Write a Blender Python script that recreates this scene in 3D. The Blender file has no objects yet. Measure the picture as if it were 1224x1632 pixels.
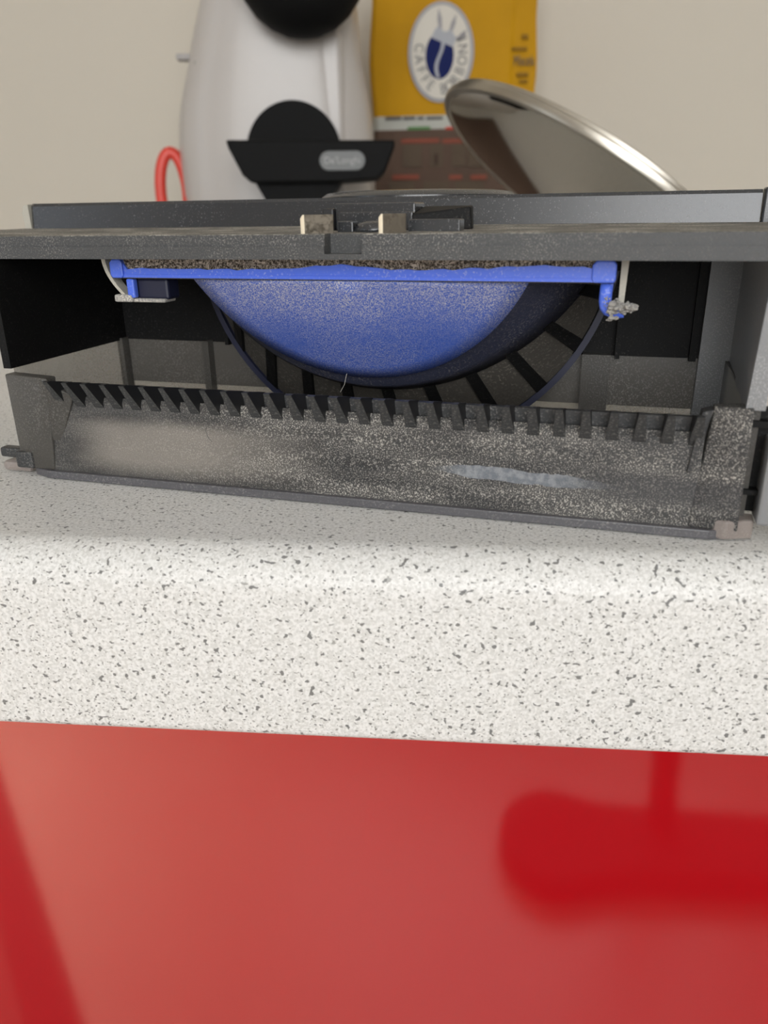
import bpy, bmesh, math, random
from math import sin, cos, pi, radians, sqrt, atan2
from mathutils import Vector, Matrix
random.seed(7)

# ------------------------------------------------------------------ camera
F_PX = 1226.0
PITCH = atan2(816 - 337, F_PX); ROLL = 0.0147; YAW = radians(5.4); CAM_H = 0.062
scene = bpy.context.scene
fwd = Vector((-sin(YAW) * cos(PITCH), cos(YAW) * cos(PITCH), -sin(PITCH)))
right0 = Vector((cos(YAW), sin(YAW), 0)); up0 = right0.cross(fwd)
cright = right0 * cos(ROLL) - up0 * sin(ROLL); cup = cright.cross(fwd)
CAM = Vector((0, 0, CAM_H))
cd = bpy.data.cameras.new('camera'); cam = bpy.data.objects.new('camera', cd)
scene.collection.objects.link(cam)
m = Matrix.Identity(4)
for i in range(3):
    m[i][0] = cright[i]; m[i][1] = cup[i]; m[i][2] = -fwd[i]; m[i][3] = CAM[i]
cam.matrix_world = m
cd.sensor_fit = 'AUTO'; cd.sensor_width = 36.0; cd.lens = 36.0 * F_PX / 1632.0
cd.clip_start = 0.005; cd.clip_end = 50
cd.dof.use_dof = True; cd.dof.focus_distance = 0.185; cd.dof.aperture_fstop = 17.0
# sensor is built at 36 mm, so the lens opening is lens/fstop = 1.6 mm: a phone's
scene.camera = cam

# ------------------------------------------------------------------ world, lights, exposure
world = bpy.data.worlds.new('daylight'); scene.world = world; world.use_nodes = True
bg = world.node_tree.nodes['Background']
bg.inputs[0].default_value = (0.80, 0.88, 1.0, 1); bg.inputs[1].default_value = 1.0

def area(name, loc, target, sx, sy, power, col):
    l = bpy.data.lights.new(name, 'AREA'); l.shape = 'RECTANGLE'; l.size = sx; l.size_y = sy
    l.energy = power; l.color = col
    o = bpy.data.objects.new(name, l); scene.collection.objects.link(o)
    o.location = loc
    o.rotation_euler = (Vector(target) - Vector(loc)).to_track_quat('-Z', 'Y').to_euler()
    return o
# daylight coming in through the window behind the photographer
area('window_daylight', (0.20, -1.72, 0.62), (0.20, 1.0, 0.62), 1.5, 1.3, 27.0, (0.98, 0.98, 0.97))
# soft sun added at the left to brighten the floor mirrored in the red front
sl = bpy.data.lights.new('added_floor_sun', 'SUN'); sl.energy = 29.0; sl.angle = radians(34); sl.color = (1.0, 0.86, 0.70)
so_ = bpy.data.objects.new('added_floor_sun', sl); scene.collection.objects.link(so_)
so_.rotation_euler = Vector((cos(radians(63)), 0.02, -sin(radians(63)))).to_track_quat('-Z', 'Y').to_euler()

vs = scene.view_settings
vs.view_transform = 'Standard'; vs.look = 'None'; vs.gamma = 1.0; vs.use_curve_mapping = False
vs.exposure = 0.42

# ------------------------------------------------------------------ helpers
def link(o): scene.collection.objects.link(o); return o

def tag(o, label=None, cat=None, group=None, kind=None):
    if label: o['label'] = label
    if cat: o['category'] = cat
    if group: o['group'] = group
    if kind: o['kind'] = kind
    return o

def empty(name, loc, rz=0.0, label=None, cat=None, group=None):
    o = bpy.data.objects.new(name, None); o.empty_display_size = 0.01
    link(o); o.location = loc; o.rotation_euler = (0, 0, rz)
    return tag(o, label, cat, group)

def build(name, bm, mat, parent=None, bevel=0.0, smooth=False, seg=2, recalc=True):
    if recalc: bmesh.ops.recalc_face_normals(bm, faces=bm.faces)
    me = bpy.data.meshes.new(name); bm.to_mesh(me); bm.free()
    o = bpy.data.objects.new(name, me); link(o)
    if mat is not None: me.materials.append(mat)
    if parent is not None: o.parent = parent
    if smooth:
        for p in me.polygons: p.use_smooth = True
    if bevel > 0:
        b = o.modifiers.new('bevel', 'BEVEL'); b.width = bevel; b.segments = seg
        b.limit_method = 'ANGLE'; b.angle_limit = radians(35)
    return o

def box(bm, x0, x1, y0, y1, z0, z1):
    v = [bm.verts.new(p) for p in ((x0,y0,z0),(x1,y0,z0),(x1,y1,z0),(x0,y1,z0),(x0,y0,z1),(x1,y0,z1),(x1,y1,z1),(x0,y1,z1))]
    for f in ((0,3,2,1),(4,5,6,7),(0,1,5,4),(1,2,6,5),(2,3,7,6),(3,0,4,7)): bm.faces.new([v[i] for i in f])
    return v

def hexa(bm, pts):
    v = [bm.verts.new(p) for p in pts]
    for f in ((0,3,2,1),(4,5,6,7),(0,1,5,4),(1,2,6,5),(2,3,7,6),(3,0,4,7)): bm.faces.new([v[i] for i in f])

def prism(bm, poly, axis, a, b):
    """poly in the two other axes (in x,y,z order), extruded along axis from a to b"""
    def mk(p, t):
        q = list(p); q.insert(axis, t); return bm.verts.new(q)
    A = [mk(p, a) for p in poly]; B = [mk(p, b) for p in poly]
    n = len(poly)
    bm.faces.new(A); bm.faces.new(B[::-1])
    for i in range(n): bm.faces.new((A[i], B[i], B[(i+1) % n], A[(i+1) % n]))

def tube(bm, pts, r, n=8, closed=False, rad=None, flat=1.0):
    pts = [Vector(p) for p in pts]; N = len(pts); rings = []
    prev = None
    for i, p in enumerate(pts):
        if closed: t = pts[(i+1) % N] - pts[i-1]
        else: t = pts[min(i+1, N-1)] - pts[max(i-1, 0)]
        t.normalize()
        if prev is None:
            ref = Vector((0,0,1)) if abs(t.z) < .9 else Vector((1,0,0))
            a = t.cross(ref).normalized()
        else:
            a = (prev - t * prev.dot(t)).normalized()
        prev = a; b = t.cross(a)
        rr = rad[i] if rad else r
        rings.append([bm.verts.new(p + a * cos(2*pi*k/n) * rr + b * sin(2*pi*k/n) * rr * flat) for k in range(n)])
    M = N if closed else N - 1
    for i in range(M):
        A, B = rings[i], rings[(i+1) % N]
        for k in range(n): bm.faces.new((A[k], A[(k+1) % n], B[(k+1) % n], B[k]))
    if not closed: bm.faces.new(rings[0][::-1]); bm.faces.new(rings[-1])

def loft(bm, rings, caps=True, closed=True):
    R = [[bm.verts.new(p) for p in r] for r in rings]
    n = len(R[0])
    for i in range(len(R) - 1):
        for k in range(n if closed else n - 1):
            bm.faces.new((R[i][k], R[i][(k+1) % n], R[i+1][(k+1) % n], R[i+1][k]))
    if caps: bm.faces.new(R[0][::-1]); bm.faces.new(R[-1])

def lathe(bm, prof, n=64):
    """prof: (r, z) list, closed solid of revolution about z"""
    rings = []
    for r, z in prof:
        if r < 1e-7: rings.append([bm.verts.new((0, 0, z))])
        else: rings.append([bm.verts.new((r*cos(2*pi*k/n), r*sin(2*pi*k/n), z)) for k in range(n)])
    for A, B in zip(rings[:-1], rings[1:]):
        for k in range(n):
            if len(A) == 1 and len(B) == 1: continue
            if len(A) == 1: bm.faces.new((A[0], B[(k+1) % n], B[k]))
            elif len(B) == 1: bm.faces.new((A[k], A[(k+1) % n], B[0]))
            else: bm.faces.new((A[k], A[(k+1) % n], B[(k+1) % n], B[k]))

# ------------------------------------------------------------------ materials
class MT:
    def __init__(s, name):
        s.m = bpy.data.materials.new(name); s.m.use_nodes = True
        s.nt = s.m.node_tree; s.N = s.nt.nodes; s.L = s.nt.links
        s.b = s.N['Principled BSDF']; s.out = s.N['Material Output']
        s._tc = None
    def set(s, **kw):
        names = dict(color='Base Color', rough='Roughness', metal='Metallic', ior='IOR', coat='Coat Weight', coatr='Coat Roughness',
                     coatior='Coat IOR', trans='Transmission Weight', alpha='Alpha', spec='Specular IOR Level', sss='Subsurface Weight', sheen='Sheen Weight')
        for k, v in kw.items():
            if k == 'color' and len(v) == 3: v = (*v, 1)
            s.b.inputs[names[k]].default_value = v
        return s
    def coord(s, scale=(1,1,1), loc=(0,0,0)):
        if s._tc is None: s._tc = s.N.new('ShaderNodeTexCoord')
        mp = s.N.new('ShaderNodeMapping'); mp.inputs['Scale'].default_value = scale; mp.inputs['Location'].default_value = loc
        s.L.new(s._tc.outputs['Object'], mp.inputs[0]); return mp.outputs[0]
    def sep(s):
        if s._tc is None: s._tc = s.N.new('ShaderNodeTexCoord')
        n = s.N.new('ShaderNodeSeparateXYZ'); s.L.new(s._tc.outputs['Object'], n.inputs[0]); return n.outputs
    def noise(s, scale, detail=2.0, rough=.5, co=None, dist=0.0):
        n = s.N.new('ShaderNodeTexNoise'); n.inputs['Scale'].default_value = scale; n.inputs['Detail'].default_value = detail
        n.inputs['Roughness'].default_value = rough; n.inputs['Distortion'].default_value = dist
        s.L.new(co if co is not None else s.coord(), n.inputs['Vector']); return n.outputs['Fac']
    def voro(s, scale, co=None, out='Distance', rnd=1.0):
        n = s.N.new('ShaderNodeTexVoronoi'); n.inputs['Scale'].default_value = scale; n.inputs['Randomness'].default_value = rnd
        s.L.new(co if co is not None else s.coord(), n.inputs['Vector']); return n.outputs[out]
    def ramp(s, fac, stops):
        n = s.N.new('ShaderNodeValToRGB'); e = n.color_ramp.elements
        while len(e) < len(stops): e.new(.5)
        for i, (p, c) in enumerate(stops):
            e[i].position = p
            e[i].color = (c, c, c, 1) if not isinstance(c, tuple) else (*c[:3], 1)
        s.L.new(fac, n.inputs[0]); return n.outputs[0]
    def math(s, op, a, b=None, clamp=False):
        n = s.N.new('ShaderNodeMath'); n.operation = op; n.use_clamp = clamp
        for i, v in enumerate((a, b)):
            if v is None: continue
            if isinstance(v, (int, float)): n.inputs[i].default_value = v
            else: s.L.new(v, n.inputs[i])
        return n.outputs[0]
    def maprange(s, v, a, b, c=0.0, d=1.0, smooth=True):
        n = s.N.new('ShaderNodeMapRange'); n.interpolation_type = 'SMOOTHSTEP' if smooth else 'LINEAR'
        s.L.new(v, n.inputs[0])
        for i, x in enumerate((a, b, c, d)): n.inputs[i+1].default_value = x
        return n.outputs[0]
    def mix(s, fac, a, b):
        n = s.N.new('ShaderNodeMix'); n.data_type = 'RGBA'
        if isinstance(fac, (int, float)): n.inputs[0].default_value = fac
        else: s.L.new(fac, n.inputs[0])
        for i, v in ((6, a), (7, b)):
            if isinstance(v, tuple): n.inputs[i].default_value = (*v[:3], 1)
            else: s.L.new(v, n.inputs[i])
        return n.outputs[2]
    def to(s, sock, name): s.L.new(sock, s.b.inputs[name]); return s
    def bump(s, h, strength=.3, dist=.0002):
        n = s.N.new('ShaderNodeBump'); n.inputs['Strength'].default_value = strength; n.inputs['Distance'].default_value = dist
        s.L.new(h, n.inputs['Height']); s.L.new(n.outputs[0], s.b.inputs['Normal']); return s
    def see_through(s, amount, tint=(1,1,1)):
        """mix in plain transparency: clear grey plastic"""
        t = s.N.new('ShaderNodeBsdfTransparent'); t.inputs[0].default_value = (*tint, 1)
        mx = s.N.new('ShaderNodeMixShader')
        if isinstance(amount, (int, float)): mx.inputs[0].default_value = amount
        else: s.L.new(amount, mx.inputs[0])
        s.L.new(s.b.outputs[0], mx.inputs[1]); s.L.new(t.outputs[0], mx.inputs[2])
        s.L.new(mx.outputs[0], s.out.inputs[0]); return s

def plain(name, color, rough=.5, **kw):
    return MT(name).set(color=color, rough=rough, **kw).m

def dusty(name, base, dust, rough=.5, cover=.5, fine=2600, patch=45, bump=.3, spec=.5, lo=.52, hi=.66):
    """plastic with a film of fine pale dust: fine grains, thicker in some patches"""
    t = MT(name).set(rough=rough, spec=spec)
    g = t.maprange(t.noise(fine, 2.0, .6), lo, hi)
    p = t.maprange(t.noise(patch, 3.0, .55), .38, .66)
    f = t.math('MULTIPLY', t.math('MULTIPLY', g, t.math('ADD', t.math('MULTIPLY', p, .75), .25)), cover, True)
    t.to(t.mix(f, base, dust), 'Base Color')
    t.to(t.math('ADD', t.math('MULTIPLY', f, .4), rough, True), 'Roughness')
    if bump: t.bump(g, bump, .00015)
    return t.m

def srgb(r, g, b):
    def f(c):
        c /= 255.0
        return c / 12.92 if c <= .04045 else ((c + .055) / 1.055) ** 2.4
    return (f(r), f(g), f(b))

# painted walls
t = MT('wall_paint').set(rough=.75)
t.to(t.mix(t.noise(3.0, 3), (.53, .485, .41), (.56, .515, .44)), 'Base Color'); t.bump(t.noise(900, 3), .08, .0005)
M_wall = t.m
M_ceiling = plain('ceiling_paint', (.75, .74, .72), .8)
t = MT('floor_stone').set(rough=.35)
t.to(t.mix(t.noise(6, 4), (.32, .27, .23), (.37, .32, .27)), 'Base Color')
M_floor = t.m

# speckled worktop laminate
t = MT('worktop_laminate').set(rough=.42, spec=.35)
mott = t.mix(t.maprange(t.noise(1500, 2, .6), .38, .62), (.61, .605, .58), (.765, .76, .74))
def specks(scale, thr, soft, stretch, shift):
    return t.maprange(t.noise(scale, 1.0, .35, t.coord(stretch, shift), .0), thr, thr + soft)
s1 = specks(980, .668, .03, (.85, .95, 1.1), (0, 0, 0))
s2 = specks(1500, .655, .04, (.85, 1, 1.1), (.31, .17, .05))
c = t.mix(t.math('MULTIPLY', s2, .7), mott, (.22, .215, .20))
c = t.mix(t.math('MULTIPLY', s1, .88), c, (.13, .13, .125))
t.to(c, 'Base Color'); t.bump(t.noise(2500, 2), .06, .0002)
M_top = t.m

M_red = MT('red_lacquer').set(color=(.40, .005, .009), rough=.45, spec=.0, coat=1.0, coatr=.06, coatior=1.92).m
M_carcass = plain('carcass_board', (.55, .54, .52), .6)

# black plastic of the lid and bin top
M_lid = dusty('lid_plastic', (.050, .052, .053), (.42, .40, .37), .46, .60, 3000, 60, .35, lo=.50, hi=.72)
M_lidtop = dusty('lid_top_plastic', (.06, .058, .052), (.50, .47, .41), .6, 1.0, 2200, 90, .4, lo=.40, hi=.60)
M_rim = dusty('rim_plastic', (.026, .028, .031), (.40, .40, .40), .24, .25, 2300, 35, .06, spec=.75, lo=.58, hi=.74)
M_black = dusty('black_bin_plastic', (.005, .005, .005), (.16, .15, .135), .6, .30, 1900, 40, .25, spec=.2, lo=.55, hi=.75)
M_dark = plain('dark_plastic', (.015, .015, .016), .45)

# clear smoky tub
def tub(name, base, dust, seethru, cover):
    t = MT(name).set(rough=.35)
    g = t.maprange(t.noise(2600, 2, .6), .50, .66)
    p = t.maprange(t.noise(40, 3), .35, .65)
    f = t.math('MULTIPLY', t.math('MULTIPLY', g, p), cover, True)
    t.to(t.mix(f, base, dust), 'Base Color'); t.bump(g, .25, .0001)
    t.see_through(t.math('SUBTRACT', seethru, t.math('MULTIPLY', f, seethru * .8)))
    return t.m
M_tub = tub('smoky_tub_plastic', (.075, .070, .062), (.30, .29, .27), .24, .42)
M_tublit = tub('lit_tub_plastic', (.24, .245, .25), (.5, .5, .5), .12, .5)  # paler, bluish tub tone: light on the right wall put into the colour
M_tubclear = tub('clear_tub_plastic', (.25, .225, .18), (.4, .37, .32), .55, .35)
M_foot = tub('clear_foot_plastic', (.32, .275, .25), (.6, .56, .5), .30, .5)

# front wall of the tub: grimy, with grains of dust and a wiped streak
t = MT('front_wall_plastic').set(rough=.42)
X, Y, Z = t.sep()
grain = t.maprange(t.noise(3300, 2.5, .7), .50, .66)
grain2 = t.maprange(t.noise(900, 3, .6), .5, .7)
# clouds of dust, long along the wall
cl = t.maprange(t.noise(1.0, 4, .55, t.coord((38, 38, 150), (3.1, 0, .7))), .36, .66)
haze_x = t.math('SUBTRACT', t.maprange(X, .012, .030), t.maprange(X, .045, .088))
haze_z = t.math('SUBTRACT', t.maprange(Z, .001, .0075), t.maprange(Z, .0135, .0180))
wob = t.maprange(t.noise(40, 2), .3, .7, .8, 1.1)
haze = t.math('MULTIPLY', t.math('MULTIPLY', haze_x, haze_z), wob, True)
base = t.mix(cl, (.020, .020, .021), (.062, .060, .057))
base = t.mix(t.math('MULTIPLY', haze, .85), base, (.26, .235, .205))
xr = t.maprange(X, .035, .075)
amt = t.math('MULTIPLY', grain, t.math('ADD', t.math('MULTIPLY', cl, .42), .30))
amt = t.math('MULTIPLY', amt, t.math('ADD', t.math('MULTIPLY', xr, .75), .25), True)
bright = t.math('MULTIPLY', t.maprange(t.noise(1.0, 2, .5, t.coord((26, 26, 190), (7.0, 0, .15))), .55, .72), grain2)
col = t.mix(t.math('MULTIPLY', amt, 1.15, True), base, (.66, .62, .55))
col = t.mix(t.math('MULTIPLY', t.math('MULTIPLY', bright, xr), .35), col, (.62, .58, .50))
# wiped streak
sx = t.math('SUBTRACT', t.maprange(X, .106, .116), t.maprange(X, .134, .149))
zc = t.math('ADD', .0098, t.math('MULTIPLY', t.math('SUBTRACT', X, .125), -.035))
dz = t.math('ABSOLUTE', t.math('SUBTRACT', Z, zc))
wz = t.math('MULTIPLY', t.math('ADD', .0003, t.math('MULTIPLY', sx, .0011)), t.maprange(t.noise(220, 3), .3, .7, .8, 1.15))
streak = t.math('MULTIPLY', sx, t.math('SUBTRACT', 1.0, t.math('GREATER_THAN', dz, wz)))
scol = t.mix(t.maprange(t.noise(700, 3), .4, .62), (.15, .165, .19), (.25, .265, .28))
col = t.mix(t.math('MULTIPLY', streak, .9), col, scol)
# darker band right of the streak
gx = t.maprange(X, .128, .150); gz = t.math('SUBTRACT', t.maprange(Z, .004, .008), t.maprange(Z, .0105, .0135))
col = t.mix(t.math('MULTIPLY', t.math('MULTIPLY', gx, gz), .6), col, (.035, .035, .038))
t.to(col, 'Base Color'); t.bump(grain, .35, .00015)
t.see_through(t.math('MULTIPLY', t.math('ADD', t.math('MULTIPLY', haze, .08), .04), 1.0))
M_front = t.m
M_tooth = dusty('comb_plastic', (.035, .036, .037), (.42, .40, .37), .45, .5, 2200, 120, .3, lo=.5, hi=.7)
M_lip = dusty('bottom_lip_plastic', (.085, .083, .090), (.4, .38, .36), .4, .3, 2200, 60, .2)
M_chip = plain('worn_plastic_edge', (.30, .28, .26), .6)

# blue filter
t = MT('dusty_blue_plastic').set(rough=.5)
X, Y, Z = t.sep()
g = t.maprange(t.noise(3600, 2.5, .7), .42, .64)
p = t.maprange(t.noise(55, 4, .6), .34, .66)
top = t.maprange(Z, .034, .0485)
edge = t.maprange(t.noise(16, 2), .4, .65)
f = t.math('MULTIPLY', g, t.math('ADD', t.math('MULTIPLY', top, .55), t.math('ADD', t.math('MULTIPLY', p, .30), .12)), True)
t.to(t.mix(f, (.042, .095, .40), (.52, .50, .49)), 'Base Color'); t.bump(g, .35, .00015)
M_bluedust = t.m
M_blue = dusty('blue_plastic', (.075, .155, .72), (.60, .62, .74), .35, .35, 1800, 70, .15, lo=.55, hi=.7)
M_blueshade = dusty('shaded_grimy_blue', (.030, .034, .062), (.28, .26, .25), .6, .5, 2100, 80, .35)  # dusty blue with the side shell's shade put into its base colour
M_blueband = plain('deep_blue_plastic', (.008, .010, .030), .5)
M_pleat = dusty('brown_filter_paper', (.042, .037, .030), (.16, .145, .12), .9, .5, 1500, 70, .4)
t = MT('foam_grey_brown').set(rough=.95, spec=.1)
v = t.voro(2600, out='Distance'); n2 = t.noise(1800, 3, .7)
k = t.math('MULTIPLY', t.maprange(v, .15, .55), t.maprange(n2, .34, .62))
t.to(t.mix(k, (.030, .023, .018), (.58, .50, .42)), 'Base Color'); t.bump(k, .8, .0004)
M_foam = t.m
M_clip = dusty('beige_clip_plastic', (.42, .40, .34), (.6, .57, .5), .55, .6, 1600, 120, .3)
M_fluff = dusty('dust_fluff', (.30, .29, .27), (.62, .59, .53), .95, .9, 2500, 200, .5, lo=.4, hi=.6)
M_metal = dusty('contact_metal', (.20, .175, .14), (.06, .05, .035), .45, .8, 500, 260, .1, lo=.45, hi=.62)
for mm in (M_metal,): mm.node_tree.nodes['Principled BSDF'].inputs['Metallic'].default_value = .75
M_brass = plain('contact_edge_brass', (.75, .66, .50), .5, metal=.2)
M_hair = plain('pale_hair', (.55, .53, .48), .5)

# background things
M_white = MT('white_gloss_plastic').set(color=(.45, .42, .395), rough=.35, coat=.15, coatr=.15).m
M_whiteside = plain('white_side_plastic', (.66, .61, .57), .4)
M_bk = plain('black_satin_plastic', (.005, .005, .005), .6, spec=.10)
M_badge = plain('grey_badge', (.13, .135, .135), .5)
M_badgetxt = plain('badge_lettering', (.34, .34, .33), .5)
M_seam = plain('seam_grey', (.34, .32, .31), .6)  # plain grey for the seam line and the side lever
M_loop = plain('red_plastic', (.62, .055, .035), .4)
M_chrome = MT('polished_steel').set(color=(.58, .55, .48), rough=.06, metal=1.0).m
M_brushed = MT('brushed_steel')
M_brushed.set(metal=1.0, rough=.32)
M_brushed.to(M_brushed.mix(M_brushed.noise(22, 3), (.38, .36, .32), (.62, .58, .50)), 'Base Color'); M_brushed = M_brushed.m
def foil(name, col, rough=.42):
    t = MT(name).set(rough=.6, spec=.12)
    t.to(t.mix(t.maprange(t.noise(14, 3), .35, .65), tuple(c * .9 for c in col), col), 'Base Color')
    t.bump(t.noise(30, 2), .35, .006); return t.m
M_yellow = foil('yellow_foil', (.46, .235, .004))
M_band = foil('pale_band_foil', (.42, .42, .38))
M_brown = foil('brown_foil', (.095, .060, .043))
M_print = {k: plain('print_' + k, c, .7, spec=.08) for k, c in dict(
    letter=(.17, .165, .17), cream=(.58, .55, .49), ring=(.30, .29, .30), navy=(.012, .018, .085), silver=(.36, .37, .40), dark=(.10, .095, .09),
    brick=(.20, .062, .042), stone=(.090, .066, .047), green=(.10, .20, .08), red=(.45, .06, .04), ochre=(.24, .13, .02), umber=(.055, .035, .027)).items()}
M_frame = plain('white_window_frame', (.8, .8, .78), .4)
t = MT('window_glass').set(rough=.02, color=(.9, .95, 1)); t.see_through(.92); M_glass = t.m
M_standin = plain('dark_standin_fibre', (.02, .018, .02), .9)

# ------------------------------------------------------------------ room shell
XL, XR, YB, YF, ZF, ZC = -1.6, 2.2, 0.845, -1.8, -0.90, 1.75
def structure(name, bm, mat, label, parent=None):
    o = build(name, bm, mat, parent); tag(o, label, None, None, 'structure'); return o
bm = bmesh.new(); box(bm, XL - .1, XR + .1, YB, YB + .1, ZF, ZC); structure('wall_back', bm, M_wall, 'plain off-white wall behind the coffee machine')
bm = bmesh.new(); box(bm, XR, XR + .1, YF, YB, ZF, ZC); structure('wall_right', bm, M_wall, 'plain wall on the right of the kitchen')
bm = bmesh.new(); box(bm, XL - .1, XR + .1, YF - .1, YB + .1, ZF - .1, ZF); structure('floor', bm, M_floor, 'pale stone kitchen floor')
bm = bmesh.new(); box(bm, XL - .1, XR + .1, YF - .1, YB + .1, ZC, ZC + .1); structure('ceiling', bm, M_ceiling, 'white ceiling')
# left wall; glazed opening added to let sun onto the floor, Y -1.2..-0.3, z -0.9..1.1
bm = bmesh.new()
box(bm, XL - .1, XL, YF, -1.2, ZF, ZC); box(bm, XL - .1, XL, -.3, YB, ZF, ZC); box(bm, XL - .1, XL, -1.2, -.3, 1.15, ZC)
structure('wall_left', bm, M_wall, 'wall on the left with an added glazed door')
# wall behind the camera with the window X -.55...95, z -.05..1.3
bm = bmesh.new()
box(bm, XL - .1, -.55, YF - .1, YF, ZF, ZC); box(bm, .95, XR + .1, YF - .1, YF, ZF, ZC)
box(bm, -.55, .95, YF - .1, YF, ZF, -.05); box(bm, -.55, .95, YF - .1, YF, 1.3, ZC)
structure('wall_front', bm, M_wall, 'wall behind the photographer with a window')
def glazing(name, label, along, a0, a1, z0, z1, at):
    root = empty(name, (0, 0, 0)); tag(root, label, None, None, 'structure')
    def b(n, u0, u1, w0, w1, mat, th=.03):
        bm = bmesh.new()
        if along == 'x': box(bm, u0, u1, at - th, at + th, w0, w1)
        else: box(bm, at - th, at + th, u0, u1, w0, w1)
        build(n, bm, mat, root)
    f = .045; mid = (a0 + a1) / 2
    b('frame_post', a0, a0 + f, z0, z1, M_frame); b('frame_post', a1 - f, a1, z0, z1, M_frame); b('frame_post', mid - f/2, mid + f/2, z0 + f, z1 - f, M_frame)
    b('frame_rail', a0 + f, a1 - f, z1 - f, z1, M_frame); b('frame_rail', a0 + f, a1 - f, z0, z0 + f, M_frame)
    b('pane', a0 + f, mid - f/2, z0 + f, z1 - f, M_glass, .003); b('pane', mid + f/2, a1 - f, z0 + f, z1 - f, M_glass, .003)
glazing('window_1', 'white framed kitchen window behind the photographer', 'x', -.55, .95, -.05, 1.3, YF - .06)
glazing('added_door_1', 'unseen glazed door added on the left to let sun onto the floor', 'y', -1.2, -.3, ZF, 1.15, XL - .06)  # door added so that sun reaches the mirrored floor

# ------------------------------------------------------------------ worktop and cabinet
WY, WT, WR = .1335, .0432, .0085            # front face, thickness, nosing radius
bm = bmesh.new()
prof = [(YB, 0.0)]
for k in range(13):
    a = pi/2 + k/12 * pi/2
    prof.append((WY + WR + cos(a) * WR, -WR + sin(a) * WR))
rb = .0025
for k in range(7):
    a = pi + k/6 * pi/2
    prof.append((WY + rb + cos(a) * rb, -WT + rb + sin(a) * rb))
prof.append((YB, -WT))
prism(bm, prof, 0, -1.2, 1.6)
wt = build('worktop', bm, M_top)
for p in wt.data.polygons: p.use_smooth = abs(p.normal.x) < .5
wt.modifiers.new('es', 'EDGE_SPLIT').split_angle = radians(40)
tag(wt, 'speckled off-white laminate worktop with a rounded front edge', 'worktop')

cab = empty('base_cabinet', (0, .17, ZF), 0, 'glossy red base cabinet under the speckled worktop', 'cabinet')
bm = bmesh.new(); box(bm, -.40, .40, .003, .55, .10, .90 - WT - .0005); build('carcass', bm, M_carcass, cab)
bm = bmesh.new(); box(bm, -.40, .40, .03, .50, 0, .10); build('plinth', bm, M_dark, cab)
bm = bmesh.new(); box(bm, -.398, .398, -.018, .002, .105, .90 - WT - .0015); build('door', bm, M_red, cab, .0012)

# ------------------------------------------------------------------ dust bin (local frame: x along the front, y inwards)
BIN_LOC = (-.1097, .1791, 0.0); BIN_RZ = radians(-11.342)
dust_bin = empty('vacuum_dust_bin', BIN_LOC, BIN_RZ, 'dusty smoke-grey robot vacuum dust bin with black lid on the worktop edge', 'dust bin')
W = .1685; D = .050; ZS = .0275; ZL = .0530
def part(name, fill, mat, parent=dust_bin, bevel=0.0, smooth=False, label=None, seg=2):
    bm = bmesh.new(); fill(bm); o = build(name, bm, mat, parent, bevel, smooth, seg)
    if label: o['label'] = label
    return o
part('base_plate', lambda b: box(b, .002, W - .001, .002, D, .0006, .0022), M_tubclear)
fw = part('front_wall', lambda b: prism(b, [(0, .0022), (.0020, .0022), (.0035, .0205), (.0018, .0212), (.0010, .0200)], 0, .0095, .1610), M_front, label='grimy front wall coated in grains of dust')
# back strip between the teeth, seen through the gaps
part('comb_back_strip', lambda b: box(b, .0095, .1610, .0035, .0050, .0185, .0238), M_tooth)
part('bottom_lip', lambda b: prism(b, [(.0085, -.0012), (.1640, -.0012), (.1690, .0008), (.1690, .0030), (.0015, .0030), (.0030, .0008)], 2, .0002, .0022), M_lip, bevel=.0003)
# left and right end plates of the front wall
part('end_plate', lambda b: hexa(b, [(.0002,-.0004,.0022),(.0098,-.0003,.0022),(.0098,.0030,.0022),(.0002,.0030,.0022),
                                     (.0000,-.0004,.0262),(.0122,-.0006,.0256),(.0122,.0030,.0256),(.0000,.0030,.0262)]), M_tub, bevel=.0004)
part('end_plate', lambda b: hexa(b, [(.1600,-.0002,.0022),(.1692,-.0006,.0022),(.1692,.0030,.0022),(.1600,.0030,.0022),
                                     (.1620,.0012,.0266),(.1688,-.0006,.0270),(.1688,.0040,.0270),(.1620,.0040,.0266)]), M_front, bevel=.0003)
part('corner_fold', lambda b: hexa(b, [(.0085,-.0004,.0100),(.0128,.0006,.0100),(.0128,.0022,.0100),(.0085,.0022,.0100),
                                       (.0100,-.0008,.0254),(.0185,.0002,.0215),(.0185,.0022,.0215),(.0100,.0022,.0254)]), M_tub, bevel=.0002)
part('corner_fold', lambda b: hexa(b, [(.1585,.0000,.0135),(.1592,-.0004,.0135),(.1592,.0025,.0135),(.1585,.0025,.0135),
                                       (.1598,-.0006,.0258),(.1618,-.0008,.0264),(.1618,.0030,.0264),(.1598,.0030,.0258)]), M_tooth, bevel=.0002)
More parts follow.
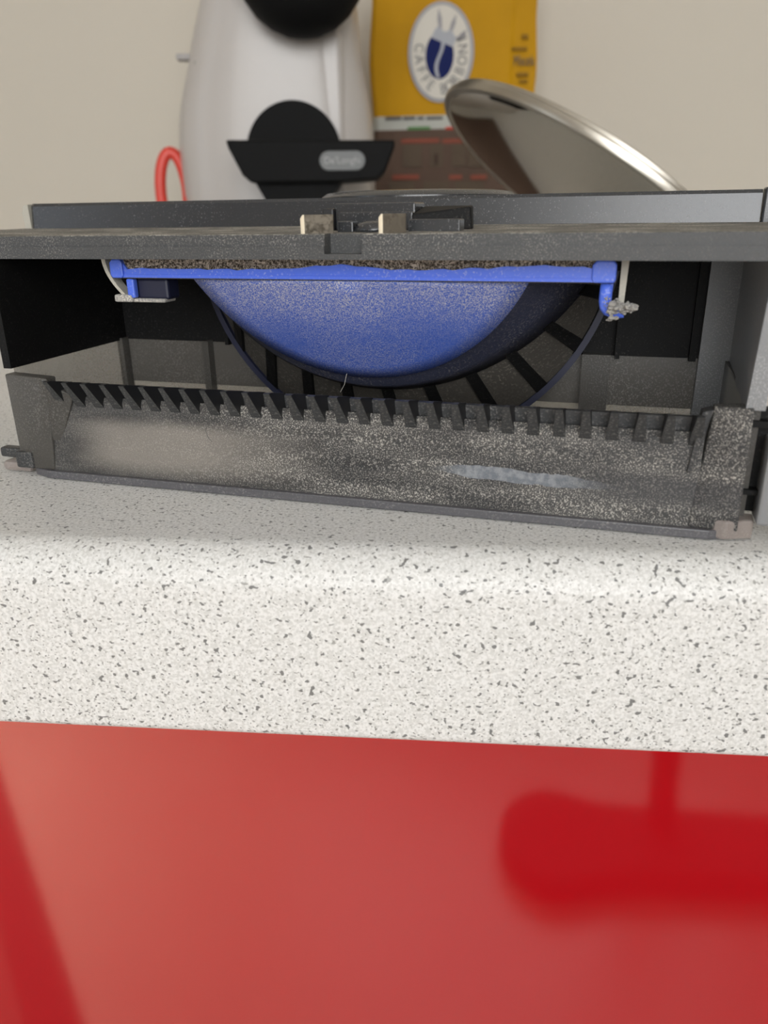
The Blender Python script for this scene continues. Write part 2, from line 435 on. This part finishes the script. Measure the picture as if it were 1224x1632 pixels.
# teeth of the comb: fins whose tips stand out towards the viewer
NT = 29; x0t, x1t = .0146, .1594
tooth_mesh = None
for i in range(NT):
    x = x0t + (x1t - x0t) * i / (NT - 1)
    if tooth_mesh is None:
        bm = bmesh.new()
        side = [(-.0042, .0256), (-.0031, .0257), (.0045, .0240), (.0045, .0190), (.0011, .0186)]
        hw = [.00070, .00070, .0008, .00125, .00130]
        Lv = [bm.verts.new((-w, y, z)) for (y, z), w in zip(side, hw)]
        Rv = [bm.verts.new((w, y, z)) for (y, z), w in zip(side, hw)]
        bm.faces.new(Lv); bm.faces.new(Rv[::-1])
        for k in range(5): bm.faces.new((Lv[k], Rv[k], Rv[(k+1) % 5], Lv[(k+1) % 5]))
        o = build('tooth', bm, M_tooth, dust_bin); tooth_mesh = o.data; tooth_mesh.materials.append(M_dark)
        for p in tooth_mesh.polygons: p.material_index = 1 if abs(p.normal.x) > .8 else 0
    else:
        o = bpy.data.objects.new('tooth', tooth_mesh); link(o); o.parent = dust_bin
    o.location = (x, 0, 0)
# side walls and back
part('side_wall', lambda b: box(b, 0, .0018, .003, D, .0006, ZS), M_tubclear)
part('side_wall', lambda b: box(b, W, W + .0020, .003, D, .0006, ZS), M_tub)
part('side_wall', lambda b: box(b, -.0002, .0020, .000, D, ZS, ZL), M_black)
part('side_wall', lambda b: hexa(b, [(W-.0012,.000,ZS-.001),(W+.0022,.000,ZS-.001),(W+.0022,D,ZS-.001),(W+.0010,D,ZS-.001),
                                     (W-.0002,.000,ZL),(W+.0022,.000,ZL),(W+.0022,D,ZL),(W+.0010,D,ZL)]), M_tublit)
part('back_wall', lambda b: box(b, .0018, W, D - .0018, D, .0150, ZS), M_tub)
part('back_window', lambda b: box(b, .0018, W, D - .0014, D - .0004, .0022, .0150), M_tubclear)
part('back_panel', lambda b: box(b, .0020, .1625, D - .0015, D, ZS, ZL), M_black)
part('back_corner', lambda b: box(b, .1625, W + .001, D - .0035, D, .0006, ZL), M_tublit)
for x, w in ((.0365, .0011), (.0600, .0010), (.1435, .0012), (.1610, .0016)):
    part('back_rib', lambda b: box(b, x - w/2, x + w/2, D - .0040, D - .0014, ZS - .0004, ZL), M_black)
for x0, x1 in ((.0010, .0028), (.0290, .0310), (.1352, .1420)):
    part('tub_post', lambda b: box(b, x0, x1, D - .0050, D - .0018, .0022, ZS + .0006), M_tub)
# outer post and feet at the right end, latch and foot at the left end
part('outer_post', lambda b: box(b, .1722, .1800, -.0010, .006, .0040, .0212), M_tublit, bevel=.0006)
part('outer_bracket', lambda b: (box(b, .1690, .1735, .0045, .0065, .0050, .0260), box(b, .1690, .1735, .0020, .0045, .0228, .0240), box(b, .1690, .1735, .0020, .0045, .0092, .0102)), M_black)
part('foot', lambda b: prism(b, [(.1640, .0), (.1668, -.0012), (.1722, .0008), (.1725, .0050), (.1640, .0050)], 2, .0004, .0044), M_foot, bevel=.0005)
part('foot', lambda b: box(b, -.0075, .0012, .0010, .0060, .0003, .0030), M_foot, bevel=.0010)
part('latch', lambda b: (box(b, -.0065, .0008, .0000, .0030, .0044, .0070), box(b, -.0012, .0040, -.0010, .0012, .0022, .0066)), M_tooth, bevel=.0006)

# ---- lid
lid = bpy.data.objects.new('lid', None); link(lid); lid.parent = dust_bin
tag(lid, 'black plastic lid dusted grey')
def lidplate(b):
    zt = .0578; x0, x1 = -.036, .190; n0, n1, nz = .0846, .0926, .0541
    # upper part of the front edge, split around the contact notch
    box(b, x0, n0, .0004, .0585, .0556, zt); box(b, n1, x1, .0004, .0585, .0556, zt)
    box(b, n0, n1, .0040, .0585, .0556, zt)
    # lower step, slightly proud
    box(b, x0, n0, .0000, .0585, ZL, .0556); box(b, n1, x1, .0000, .0585, ZL, .0556)
    box(b, n0, n1, .0040, .0585, nz, .0556); box(b, n0, n1, .0000, .0585, ZL, nz)
part('plate', lidplate, M_lid, lid)
# dust-coated upper face, rising a little to the back
part('top_face', lambda b: (hexa(b, [(-.036,.0006,.0577),(.0845,.0006,.0577),(.0845,.0575,.0577),(-.036,.0575,.0577),(-.036,.0008,.0579),(.0845,.0008,.0579),(.0845,.0575,.0586),(-.036,.0575,.0586)]),
                             hexa(b, [(.0927,.0006,.0577),(.190,.0006,.0577),(.190,.0575,.0577),(.0927,.0575,.0577),(.0927,.0008,.0579),(.190,.0008,.0579),(.190,.0575,.0586),(.0927,.0575,.0586)]),
                             hexa(b, [(.0845,.0042,.0577),(.0927,.0042,.0577),(.0927,.0575,.0577),(.0845,.0575,.0577),(.0845,.0042,.0579),(.0927,.0042,.0579),(.0927,.0575,.0586),(.0845,.0575,.0586)])), M_lidtop, lid)
def rim(b):
    pts = [(-.0312, .0560), (-.030, .0552)]
    for k in range(41):
        x = -.02 + (.1722 + .02) * k / 40; q = max(0, (x - .085) / .087)
        pts.append((x, .0550 - .0022 * q * q))
    zb, zt = .0580, .0656
    rings = [[(x, y, zb), (x, y + .0009, zt - .0008), (x, y + .0016, zt), (x, y + .0030, zt), (x, y + .0032, zb)] for x, y in pts]
    loft(b, rings)
part('back_rim', rim, M_rim, lid, smooth=True).modifiers.new('es', 'EDGE_SPLIT').split_angle = radians(25)
part('back_rim', lambda b: box(b, .1724, .1900, .0515, .0555, .0580, .0660), M_rim, lid, bevel=.0004)
part('rim_end', lambda b: prism(b, [(-.0334, .0586), (-.0312, .0586), (-.0313, .0654), (-.0330, .0650), (-.0337, .0630)], 1, .0555, .0585), M_clip, lid)
def cap(b):
    lathe(b, [(0, .0), (.0285, .0), (.0285, .0082), (.0270, .0092), (.0225, .0097), (.0, .0099)], 64)
o = part('round_cap', cap, M_rim, lid, smooth=True); o.location = (.0830, .0850, .0578)
o.modifiers.new('es', 'EDGE_SPLIT').split_angle = radians(40)
# connector block with its little dome, pins and side bar
part('connector_block', lambda b: (box(b, .0800, .0985, .0200, .0290, .0580, .0638), box(b, .0815, .0985, .0180, .0200, .0580, .0620)), M_rim, lid, bevel=.0004)
part('connector_bar', lambda b: hexa(b, [(.0985,.0170,.0580),(.1108,.0220,.0580),(.1100,.0280,.0580),(.0985,.0280,.0580),(.0985,.0172,.0614),(.1104,.0222,.0628),(.1098,.0280,.0630),(.0985,.0280,.0630)]), M_black, lid, bevel=.0004)
part('connector_pin', lambda b: box(b, .0772, .0800, .0190, .0215, .0580, .0628), M_dark, lid, bevel=.0005)
part('connector_foot', lambda b: box(b, .0836, .0872, .0110, .0150, .0578, .0602), M_rim, lid, bevel=.0003)
part('connector_foot', lambda b: box(b, .0990, .1100, .0120, .0170, .0578, .0604), M_rim, lid, bevel=.0003)
def dome(b): lathe(b, [(0, 0), (.0046, 0), (.0045, .0008), (.0038, .0017), (.0024, .0022), (0, .0024)], 32)
o = part('button', dome, M_rim, lid, smooth=True); o.location = (.0912, .0140, .0579)
for xa, xb in ((.0796, .0848), (.0963, .1003)):
    c = part('contact', lambda b: prism(b, [(xa, .0022), (xb, .0058), (xb - .0003, .0062), (xa - .0003, .0028)], 2, .0575, .0616), M_metal, lid, bevel=.0002, label='bent metal contact blade')
    part('contact_edge', lambda b: prism(b, [(-.0008, .0575), (.0001, .0575), (.0001, .0616), (-.0003, .0616), (-.0008, .0609)], 1, .0021, .0029), M_brass, c, bevel=.0002).location = (xa, 0, 0)
# thin curved sealing clips hanging under the lid
def clip_left(b):
    pts = []
    for k in range(9):
        a = k / 8
        pts.append((.0262 + .0045 * a ** 2.0, .0100, .0530 - .0085 * a))
    rings = [[(x - .0005, y - .0015, z), (x + .0005, y - .0015, z), (x + .0005, y + .0015, z), (x - .0005, y + .0015, z)] for x, y, z in pts]
    loft(b, rings)
part('clip', clip_left, M_clip, lid, label='thin beige clip')
part('clip', lambda b: hexa(b, [(.1426,.0100,.0445),(.1437,.0100,.0440),(.1437,.0130,.0440),(.1426,.0130,.0445),(.1426,.0100,.0530),(.1440,.0100,.0530),(.1440,.0130,.0530),(.1426,.0130,.0530)]), M_clip, lid, label='thin beige clip')

# ------------------------------------------------------------------ filter
filt = empty('vacuum_filter', BIN_LOC, BIN_RZ, 'dusty blue bowl-shaped filter cartridge held under the black lid', 'filter')
def rail(b):
    yb = .0080; n = 60; xa, xb = .0290, .1412
    zb = lambda x: .0489
    bot, topp = [], []
    for k in range(n + 1):
        x = xa + (xb - xa) * k / n; px = k / n
        h = .0016 + .0010 * math.exp(-((x - .0850) / .009) ** 2) + .0010 * math.exp(-((x - .128) / .016) ** 2) + .0003 * sin(x * 900) * random.random()
        if x < .0320 or x > .1375: h = .0040
        bot.append((x, zb(x))); topp.append((x, zb(x) + h))
    prism(b, bot + topp[::-1], 1, yb, yb + .0016)
part('frame_rail', rail, M_blue, filt)
part('frame_plate', lambda b: prism(b, [(.0285,.0096),(.0290,.0080),(.1412,.0080),(.1418,.0096),(.1410,.0400),(.0290,.0400)], 2, .0483, .0488), M_pleat, filt)
part('frame_plate_edge', lambda b: box(b, .0287, .1414, .0078, .0096, .0485, .0492), M_blue, filt)
for x0, x1 in ((.0284, .0318), (.1372, .1418)):
    part('frame_corner', lambda b: prism(b, [(x0, .0491), (x0 + .0004, .0484), (x1 - .0003, .0484), (x1, .0490), (x1, .0518), (x1 - .0006, .0526), (x0 + .0008, .0526), (x0, .0518)], 1, .0074, .0100), M_blue, filt, bevel=.0003)
def foam(b):
    n = 120; xa, xb = .0305, .1390; top, bot = [], []
    f = [];
    for k in range(n + 1):
        x = xa + (xb - xa) * k / n
        top.append((x, .0529)); bot.append((x, .0493))
    rings = []
    for (x, zt), (_, zb) in zip(top, bot):
        j = random.uniform(-.0003, .0003)
        rings.append([(x, .0088 + j, zb), (x, .0086 - j, (zb + zt) / 2), (x, .0088 + j * .7, zt), (x, .030, zt), (x, .030, zb)])
    loft(b, rings)
part('foam_pad', foam, M_foam, filt, label='grey-brown porous foam pad')
# bowl: lit front cap, dusty side shell darkened for its shade, ribbed cage behind
XC = .0863; LEAN = .45; SAG = .0232
def arc(half, sag, y, n=48, xc=XC, ztop=.0484):
    R = (half ** 2 + sag ** 2) / (2 * sag); zc = ztop + R - sag; a = math.asin(min(1, half / R))
    return [(xc + R * sin(-a + 2 * a * k / n), y, zc - R * cos(-a + 2 * a * k / n)) for k in range(n + 1)]
def front_cap(b):
    out = arc(.0383, SAG, .0120); N = 8; rings = []
    cx, cz = XC, .0484
    for j in range(N + 1):
        s = j / N
        rings.append([(cx + (x - cx) * s, .0088 + (.0120 - .0088) * s ** 2.2 + LEAN * (cz - cz - (z - cz) * s), cz + (z - cz) * s) for x, y, z in out])
    V = [[b.verts.new(p) for p in r] for r in rings[1:]]
    c = b.verts.new(rings[0][0])
    for k in range(len(out) - 1):
        b.faces.new((c, V[0][k], V[0][k+1]))
        for j in range(len(V) - 1): b.faces.new((V[j][k], V[j+1][k], V[j+1][k+1], V[j][k+1]))
o = part('front_cap', front_cap, M_bluedust, filt, smooth=True, label='dusty blue curved front cap')
so = o.modifiers.new('sol', 'SOLIDIFY'); so.thickness = .0008; so.offset = -1
def shell(b):
    lean = lambda r: [(x, y + LEAN * (.0484 - z), z) for x, y, z in r]
    loft(b, [lean(arc(.0383, SAG, .0121)), lean(arc(.0388, SAG + .0004, .0126)), arc(.0445, .0260, .024, xc=XC + .0005), arc(.0500, .0282, .0300, xc=XC + .001)], caps=False, closed=False)
o = part('side_shell', shell, M_blueshade, filt, smooth=True); so = o.modifiers.new('sol', 'SOLIDIFY'); so.thickness = .0008
A1 = arc(.0495, .0262, .0295, 44, XC + .001); A2 = arc(.0520, .0440, .0400, 44, XC + .002)
def pleat(b): loft(b, [A1, A2], caps=False, closed=False)
o = part('filter_paper', pleat, M_pleat, filt, smooth=True)
B1 = arc(.0500, .0270, .0288, 44, XC + .001); B2 = arc(.0530, .0450, .0402, 44, XC + .002)
for k in range(2, 44, 4):
    def rib(b):
        hexa(b, [B1[k-1] if False else tuple(B1[k]), tuple(Vector(B1[k]) * 0.0 + Vector(B1[k+1]) * 1.0), tuple(Vector(A1[k]) * 0.0 + Vector(A1[k+1]) * 1.0), tuple(A1[k]),
                 tuple(B2[k]), tuple(Vector(B2[k]) * 0.0 + Vector(B2[k+1]) * 1.0), tuple(Vector(A2[k]) * 0.0 + Vector(A2[k+1]) * 1.0), tuple(A2[k])])
    part('cage_rib', rib, M_black, filt)
def ring(b):
    loft(b, [arc(.0525, .0440, .0392, 44, XC + .002), arc(.0540, .0455, .0392, 44, XC + .002), arc(.0540, .0455, .0412, 44, XC + .002), arc(.0525, .0440, .0412, 44, XC + .002)], caps=False, closed=False)
part('cage_ring', ring, M_blueband, filt)
# end hooks
def hook_l(b):
    box(b, .0318, .0338, .0082, .0100, .0438, .0482)
part('hook', hook_l, M_blue, filt, bevel=.0004)
part('hook_web', lambda b: box(b, .0336, .0418, .0098, .0150, .0434, .0482), M_blueband, filt, bevel=.0006)
part('hook_foot', lambda b: (box(b, .0290, .0412, .0090, .0140, .0428, .0437), box(b, .0282, .0330, .0080, .0112, .0429, .0446)), M_fluff, filt, bevel=.0004)
def hook_r(b):
    pts = [(.1402, .0095, .0484), (.1401, .0095, .0462), (.1401, .0095, .0448), (.1403, .0095, .0438), (.1409, .0095, .0431), (.1418, .0095, .0428), (.1430, .0095, .0428), (.1438, .0095, .0429)]
    tube(b, pts, .00085, 10, flat=1.5)
part('hook', hook_r, M_blue, filt, smooth=True)
def fluff(b):
    for k in range(170):
        a = random.random(); c = Vector((.1412 + .0049 * a, .0086 + random.gauss(0, .0007), .0433 + random.gauss(0, .0008 * (1.15 - a)) + .0005 * a))
        r = random.uniform(.00018, .00060)
        bmesh.ops.create_icosphere(b, subdivisions=1, radius=r, matrix=Matrix.Translation(c) @ Matrix.Diagonal((random.uniform(.6, 1.8), 1, random.uniform(.6, 1.2), 1)))
    for k in range(24):
        c = Vector((.1400 + random.random() * .0014, .0084, .0436 + random.random() * .0022)); 
        bmesh.ops.create_icosphere(b, subdivisions=1, radius=random.uniform(.0001, .00018), matrix=Matrix.Translation(c))
o = part('dust_fluff', fluff, M_fluff, filt, label='clump of grey fluff on the right hook'); o['kind'] = 'stuff'
part('hair', lambda b: tube(b, [(.0845, .0070, .0243), (.0858, .0062, .0262), (.0866, .0058, .0288)], .00005, 5), M_hair, filt)
part('hair', lambda b: tube(b, [(.0540, -.0003, .0162), (.0538, -.0004, .0150), (.0542, -.0004, .0138), (.0551, -.0003, .0127)], .00005, 5), M_dark, dust_bin)

# ------------------------------------------------------------------ things standing further back on the worktop (real sizes, measured along a sight line at depth Y)
def wpt(px, py, Y):
    d = fwd + cright * ((px - 612) / F_PX) + cup * ((816 - py) / F_PX)
    return CAM + d * ((Y - CAM.y) / d.y)

# coffee machine -----------------------------------------------------
CMY = .60
cm = empty('coffee_machine', (-.110, CMY, 0.0), radians(6), 'white capsule coffee machine with black brew head and drip tray', 'coffee machine')
k = CMY / .55     # widths below were measured at 0.55 m
def rr(cx, cy, hx, hy, z, n=40, e=4.0):
    pts = []
    for i in range(n):
        a = 2 * pi * i / n; c, s = cos(a), sin(a)
        pts.append((cx + hx * math.copysign(abs(c) ** (2/e), c), cy + hy * math.copysign(abs(s) ** (2/e), s), z))
    return pts
def body(b):
    # z, left x, right x
    rows = [(0, -.085, .050), (.03, -.089, .0505), (.076, -.0955, .0505), (.109, -.0965, .0505), (.1235, -.095, .0495), (.1365, -.092, .0475), (.148, -.0885, .0455), (.164, -.083, .0425), (.1755, -.080, .041), (.202, -.0715, .039), (.235, -.068, .038), (.265, -.06, .03)]
    rings = []
    for z, xl, xr in rows:
        rings.append(rr((xl + xr) / 2, .050, (xr - xl) / 2, .050 + .004 * (z < .2), z, e=3.4))
    loft(b, rings)
part('body', body, M_white, cm, smooth=True).modifiers.new('es', 'EDGE_SPLIT').split_angle = radians(50)
part('front_panel', lambda b: loft(b, [[(xa - .004, .006, z), (xa, -.0012, z), (xb, -.0012, z), (xb + .004, .006, z), (xb, .012, z), (xa, .012, z)] for z, xa, xb in ((.04, -.054, .0275), (.11, -.054, .0275), (.15, -.0505, .0272), (.172, -.048, .027), (.178, -.044, .024))]), M_white, cm, bevel=.002)
part('seam', lambda b: box(b, -.0068, -.0058, -.0018, -.0008, .130, .172), M_seam, cm)
sh = part('screw_hole', lambda b: lathe(b, [(0, 0), (.0030, 0), (.0030, .012), (0, .012)], 20), M_bk, cm)
sh.rotation_euler = (radians(90), 0, 0); sh.location = (-.0715, .0195, .1596)
def head(b):
    prof = []
    for i in range(13):
        a = -pi/2 + pi * i / 12
        prof.append((.0430 * cos(a) if abs(cos(a)) > 1e-6 else 0, .0430 * sin(a)))
    lathe(b, prof, 48)
hd = part('brew_head', head, M_bk, cm, smooth=True); hd.location = (.0045, -.022, .2115); hd.scale = (1.0, .8, 1.0)
part('brew_head_arm', lambda b: loft(b, [rr(.0, .02, .028, .03, .205), rr(.0, .02, .030, .035, .262)]), M_bk, cm, smooth=True)
def disc(b): lathe(b, [(0, 0), (.0320, 0), (.0330, .002), (.0330, .010), (0, .010)], 56)
d = part('drip_base', disc, M_bk, cm); d.rotation_euler = (radians(90), 0, 0); d.location = (-.0062, -.0060, .1008)
def tray(b):
    prism(b, [(-.0460, .1062), (-.0445, .1010), (-.0365, .0850), (-.0310, .0804), (.0270, .0804), (.0520, .0820), (.0570, .0870), (.0625, .1000), (.0632, .1048)], 1, -.060, -.012)
part('drip_tray', tray, M_bk, cm, bevel=.0015)
part('drip_foot', lambda b: prism(b, [(-.0300, .0815), (-.0180, .060), (.0130, .060), (.0275, .0815)], 1, -.052, -.012), M_bk, cm)
part('base', lambda b: loft(b, [rr(-.020, .0, .066, .062, 0, e=3), rr(-.020, .0, .062, .058, .035, e=3)]), M_bk, cm, smooth=True).modifiers.new('es', 'EDGE_SPLIT').split_angle = radians(40)
def badge(b):
    pts = []
    for cx, a0 in ((.0090, -pi/2), (-.0090, pi/2)):
        for i in range(11):
            a = a0 + pi * i / 10; pts.append((cx + .0059 * cos(a), .0059 * sin(a)))
    prism(b, pts, 1, -.0012, 0)
bd = part('badge', badge, M_badge, cm, bevel=.0006); bd.location = (.0288, -.0600, .0930)
def text_mesh(s, size, mat, name, parent, depth=.0003, align='CENTER'):
    cu = bpy.data.curves.new(name + '_curve', 'FONT'); cu.body = s; cu.size = size; cu.extrude = depth; cu.align_x = align; cu.align_y = 'CENTER'
    tmp = bpy.data.objects.new(name + '_tmp', cu); link(tmp)
    dg = bpy.context.evaluated_depsgraph_get(); dg.update()
    me = bpy.data.meshes.new_from_object(tmp.evaluated_get(dg)); bpy.data.objects.remove(tmp); bpy.data.curves.remove(cu)
    me.name = name; me.materials.clear(); me.materials.append(mat)
    o = bpy.data.objects.new(name, me); link(o); o.parent = parent; return o
tx = text_mesh("De'Longhi", .0058, M_badgetxt, 'lettering', bd); tx.rotation_euler = (radians(90), 0, 0); tx.location = (0, -.0014, 0)
part('side_lever', lambda b: box(b, -.092, -.076, .030, .040, .1660, .1700), M_seam, cm, bevel=.001)

# red looped handle ---------------------------------------------------
lp = empty('red_loop_handle', (-.2160, .62, 0), radians(20), 'red plastic loop handle standing beside the coffee machine', 'handle')
def loop(b):
    pts = [(.0100 * cos(2*pi*i/32), 0, .0765 + .0290 * sin(2*pi*i/32)) for i in range(32)]
    tube(b, pts, 4.4e-3, 10, True)
part('loop', loop, M_loop, lp, smooth=True)
part('shank', lambda b: tube(b, [(0, 0, .0), (0, 0, .025), (0, 0, .0480)], .0042, 10), M_loop, lp, smooth=True)

# coffee bag ----------------------------------------------------------
BGY = .758
bag = empty('coffee_bag', (.0, BGY, 0), 0.0, 'yellow and brown coffee bag with oval blue bean logo', 'coffee bag')
p_ = lambda px, py: (wpt(px, py, BGY).x, wpt(px, py, BGY).z)
xl, _ = p_(592, 180); xrr, _ = p_(848, 180); xe, _ = p_(812, 180)
_, z1 = p_(700, 184); _, z2 = p_(700, 206)
ZT = p_(700, -60)[1]
def bagpart(za, zb, n=8, top=False):
    def f(b):
        rings = []
        for j in range(n + 1):
            z = za + (zb - za) * j / n; q = z / ZT
            th = .050 * (1 - .75 * max(0, (q - .55) / .45) ** 1.3) + .004
            bul = .004 * sin(pi * min(1, q * 1.05))
            wl = xl + .0015 * sin(z * 60) + .004 * max(0, q - .72); wr = xrr + .0012 * sin(z * 75 + 1) + .001
            e0 = xe
            rings.append([(wl, .004, z), (wl + .004, -bul * .3, z), ((wl + e0) / 2, -bul, z), (e0 - .002, -bul * .3, z), (e0 + .002, .0006, z), (wr, .0024, z), (wr, th * .7, z), (wr - .006, th, z), ((wl + wr) / 2, th + bul, z), (wl + .006, th, z), (wl, th * .6, z)])
        loft(b, rings)
    return f
part('lower_panel', bagpart(0, z2), M_brown, bag)
part('pale_band', bagpart(z2, z1, 2), M_band, bag)
part('upper_panel', bagpart(z1, ZT), M_yellow, bag)
PY = -.0050
def printed(name, poly, mat, y=PY, th=.0004, parent=bag):
    return part(name, lambda b: prism(b, poly, 1, y - th, y + .002), mat, parent)
lx, lz = p_(703, 86)
hx = (p_(755, 86)[0] - p_(651, 86)[0]) / 2; hz = (p_(703, 6)[1] - p_(703, 166)[1]) / 2
ell = lambda a, b, n=48, cx=0, cz=0: [(lx + cx + a * cos(2*pi*i/n), lz + cz + b * sin(2*pi*i/n)) for i in range(n)]
printed('logo_edge', ell(hx, hz), M_print['silver'], PY)
printed('logo_ring', ell(hx * .955, hz * .965), M_print['ring'], PY - .0003)
printed('logo_oval', ell(hx * .90, hz * .925), M_print['cream'], PY - .0006)
bean = ell(hx * .43, hz * .47, 40, -hx * .04, -hz * .06)
printed('logo_bean', bean, M_print['navy'], PY - .0010)
sw = []
for i in range(13):
    s = -1 + 2 * i / 12; sw.append((s, .10 * sin(s * pi * .9)))
crease = [(lx - hx * .04 + hx * (u - .05), lz - hz * .06 + hz * .44 * s) for s, u in sw] + [(lx - hx * .04 + hx * (u + .05), lz - hz * .06 + hz * .44 * s) for s, u in sw[::-1]]
printed('logo_bean_crease', crease, M_print['silver'], PY - .0014)
# crown-like sprig over the bean
for cx, cz, a, ln in ((-.02, .46, .12, .42), (.28, .40, -.35, .36), (.50, .22, -.75, .30)):
    pts = [(-.05, 0), (-.07, .5), (0, 1), (.07, .5), (.05, 0)]
    poly = []
    for u, v in pts:
        u *= hx * 1.0; v *= hz * ln
        poly.append((lx + hx * cx + u * cos(a) - v * sin(a) * -1 * 0 + v * sin(-a), lz + hz * cz + u * sin(a) + v * cos(a)))
    printed('logo_sprig', poly, M_print['ring'], PY - .0010)
crown = [(-.30, .30), (.36, .10), (.46, .26), (.30, .44), (.10, .40), (-.10, .52), (-.20, .44)]
printed('logo_sprig_base', [(lx + hx * u, lz + hz * v) for u, v in crown], M_print['silver'], PY - .0012)
name = 'CAFFE BORBONE'
for i, ch in enumerate(name):
    if ch == ' ': continue
    a = radians(172 + (382 - 172) * i / (len(name) - 1))
    L = text_mesh(ch, hz * .31, M_print['letter'], 'logo_letter', bag, .0002)
    ex, ez = hx * .68 * cos(a), hz * .745 * sin(a)
    ang = atan2(sin(a) / hz, cos(a) / hx) + pi / 2
    L.rotation_euler = (radians(90), -ang, 0); L.location = (lx + ex, PY - .0012, lz + ez); L.scale = (.85, 1, 1)
    if i == 4:
        pass
# band lettering (too small to read) and facade print
for x0, x1 in ((615, 640), (643, 662), (666, 676), (680, 706)):
    (a, zt), (b_, zb) = p_(x0, 187), p_(x1, 191)
    printed('band_print', [(a, zb), (b_, zb), (b_, zt), (a, zt)], M_print['dark'], PY + .0012)
for x0, x1, mt in ((650, 686, 'green'), (710, 722, 'red')):
    (a, zt), (b_, zb) = p_(x0, 203), p_(x1, 207)
    printed('band_stripe', [(a, zb), (b_, zb), (b_, zt), (a, zt)], M_print[mt], PY + .0012)
def quad(x0, x1, y0, y1, mt, nm, y=PY + .0012):
    (a, zt), (b_, zb) = p_(x0, y0), p_(x1, y1); printed(nm, [(a, zb), (b_, zb), (b_, zt), (a, zt)], M_print[mt], y)
for x0, x1 in ((640, 700), (705, 760)): quad(x0, x1, 222, 228, 'brick', 'facade_roof')
for x0, x1 in ((642, 672), (686, 706), (720, 742), (746, 776)): quad(x0, x1, 230, 266, 'stone', 'facade_column')
quad(693, 698, 246, 262, 'umber', 'facade_door', PY + .0004)
for x0, x1 in ((626, 668), (716, 736), (750, 775)): quad(x0, x1, 279, 286, 'brick', 'facade_roof')
for x0, x1 in ((620, 660), (675, 715), (724, 770)): quad(x0, x1, 289, 306, 'stone', 'facade_column')
# side gusset print
gs = bpy.data.objects.new('side_print', None); link(gs); gs.parent = bag
wr_ = xrr - xe
ga = atan2(.0012, wr_)
gs.location = (xe, -.0016, 0); gs.rotation_euler = (0, 0, ga)
def gquad(x0, x1, y0, y1, mt='ochre'):
    u0, u1 = (p_(x0, y0)[0] - xe) / cos(ga), (p_(x1, y0)[0] - xe) / cos(ga)
    printed('side_print_line', [(u0, p_(x0, y1)[1]), (u1, p_(x0, y1)[1]), (u1, p_(x0, y0)[1]), (u0, p_(x0, y0)[1])], M_print[mt], -.0006, .0003, gs)
for a in ((832, 842, 55, 62), (816, 840, 76, 81), (824, 842, 116, 122), (828, 841, 128, 132)): gquad(*a)
mt = text_mesh('Miscela', .011, M_print['dark'], 'side_lettering', gs, .0002, 'LEFT')
mt.rotation_euler = (radians(90), 0, 0); mt.location = (.0015, -.0012, p_(820, 98)[1]); mt.scale = (.55, 1, 1)

# polished lid leaning behind the bin --------------------------------
AR = .1047
nrm = Vector((-.5568, -.1404, -.8187)).normalized()
ctr = Vector((.0776, .4870, .0614))
pl = empty('pot_lid', ctr, 0, 'round polished steel lid leaning at a slant behind the dust bin', 'lid')
pl.rotation_mode = 'QUATERNION'; pl.rotation_quaternion = nrm.to_track_quat('Z', 'Y')
def lidmirror(b):
    lathe(b, [(0, .0042), (AR * .2, .0040), (AR * .4, .0034), (AR * .6, .0025), (AR * .8, .0013), (AR * .93, .0004), (AR * .965, -.0004), (AR * .965, -.0020), (AR * .6, -.0006), (0, .0010)], 96)
part('mirror_face', lidmirror, M_chrome, pl, smooth=True).modifiers.new('es', 'EDGE_SPLIT').split_angle = radians(40)
def lidrim(b):
    lathe(b, [(AR * .960, -.0012), (AR * .966, .0004), (AR * .995, .0000), (AR, -.0015), (AR, -.0035), (AR * .985, -.0045), (AR * .985, -.0062), (AR * .97, -.0070), (AR * .955, -.0060), (AR * .950, -.0025), (AR * .960, -.0012)], 96)
part('rolled_rim', lidrim, M_brushed, pl, smooth=True).modifiers.new('es', 'EDGE_SPLIT').split_angle = radians(30)

# unseen dark stand-ins added behind the photographer to give the red door dark reflections ----
u = Vector((.6395, .7688)); w = Vector((-.7688, .6395)); P0 = Vector((-.8190, -.7690))
def fpt(a, b): q = P0 + u * a + w * b; return (q.x, q.y)
mat_standin = empty('floor_mat_standin', (P0.x, P0.y, ZF), 0, 'unseen dark mat shape added on the floor for its reflection', 'mat')
def rel(pts): return [(x - P0.x, y - P0.y) for x, y in pts]
part('border', lambda b: prism(b, rel([fpt(-.25, 0), fpt(.95, 0), fpt(.95, .42), fpt(-.25, .42)]), 2, .0, .008), M_standin, mat_standin)
part('pile', lambda b: prism(b, rel([fpt(-.19, .06), fpt(.89, .06), fpt(.89, .36), fpt(-.19, .36)]), 2, .008, .012), plain('grey_standin_pile', (.07, .065, .06), .95), mat_standin)
mop_standin = empty('floor_mop_standin', (.30, -.66, ZF), 0, 'unseen dark shape with a pole, added for its reflection', 'mop_standin')
def standin_head(b):
    pts = []
    for i in range(13):
        a = pi/2 + pi * i / 12; pts.append((-.13 + .085 * cos(a), .0 + .10 * sin(a)))
    pts += [(-.04, -.075), (.25, -.065), (.25, .065), (-.04, .075)]
    prism(b, pts, 2, 0, .05)
part('head', standin_head, M_standin, mop_standin, bevel=.01)
part('pole', lambda b: tube(b, [(.04, -.03, .05), (.04, -.06, .3), (.04, -.10, .75)], .022, 14), M_dark, mop_standin, smooth=True)
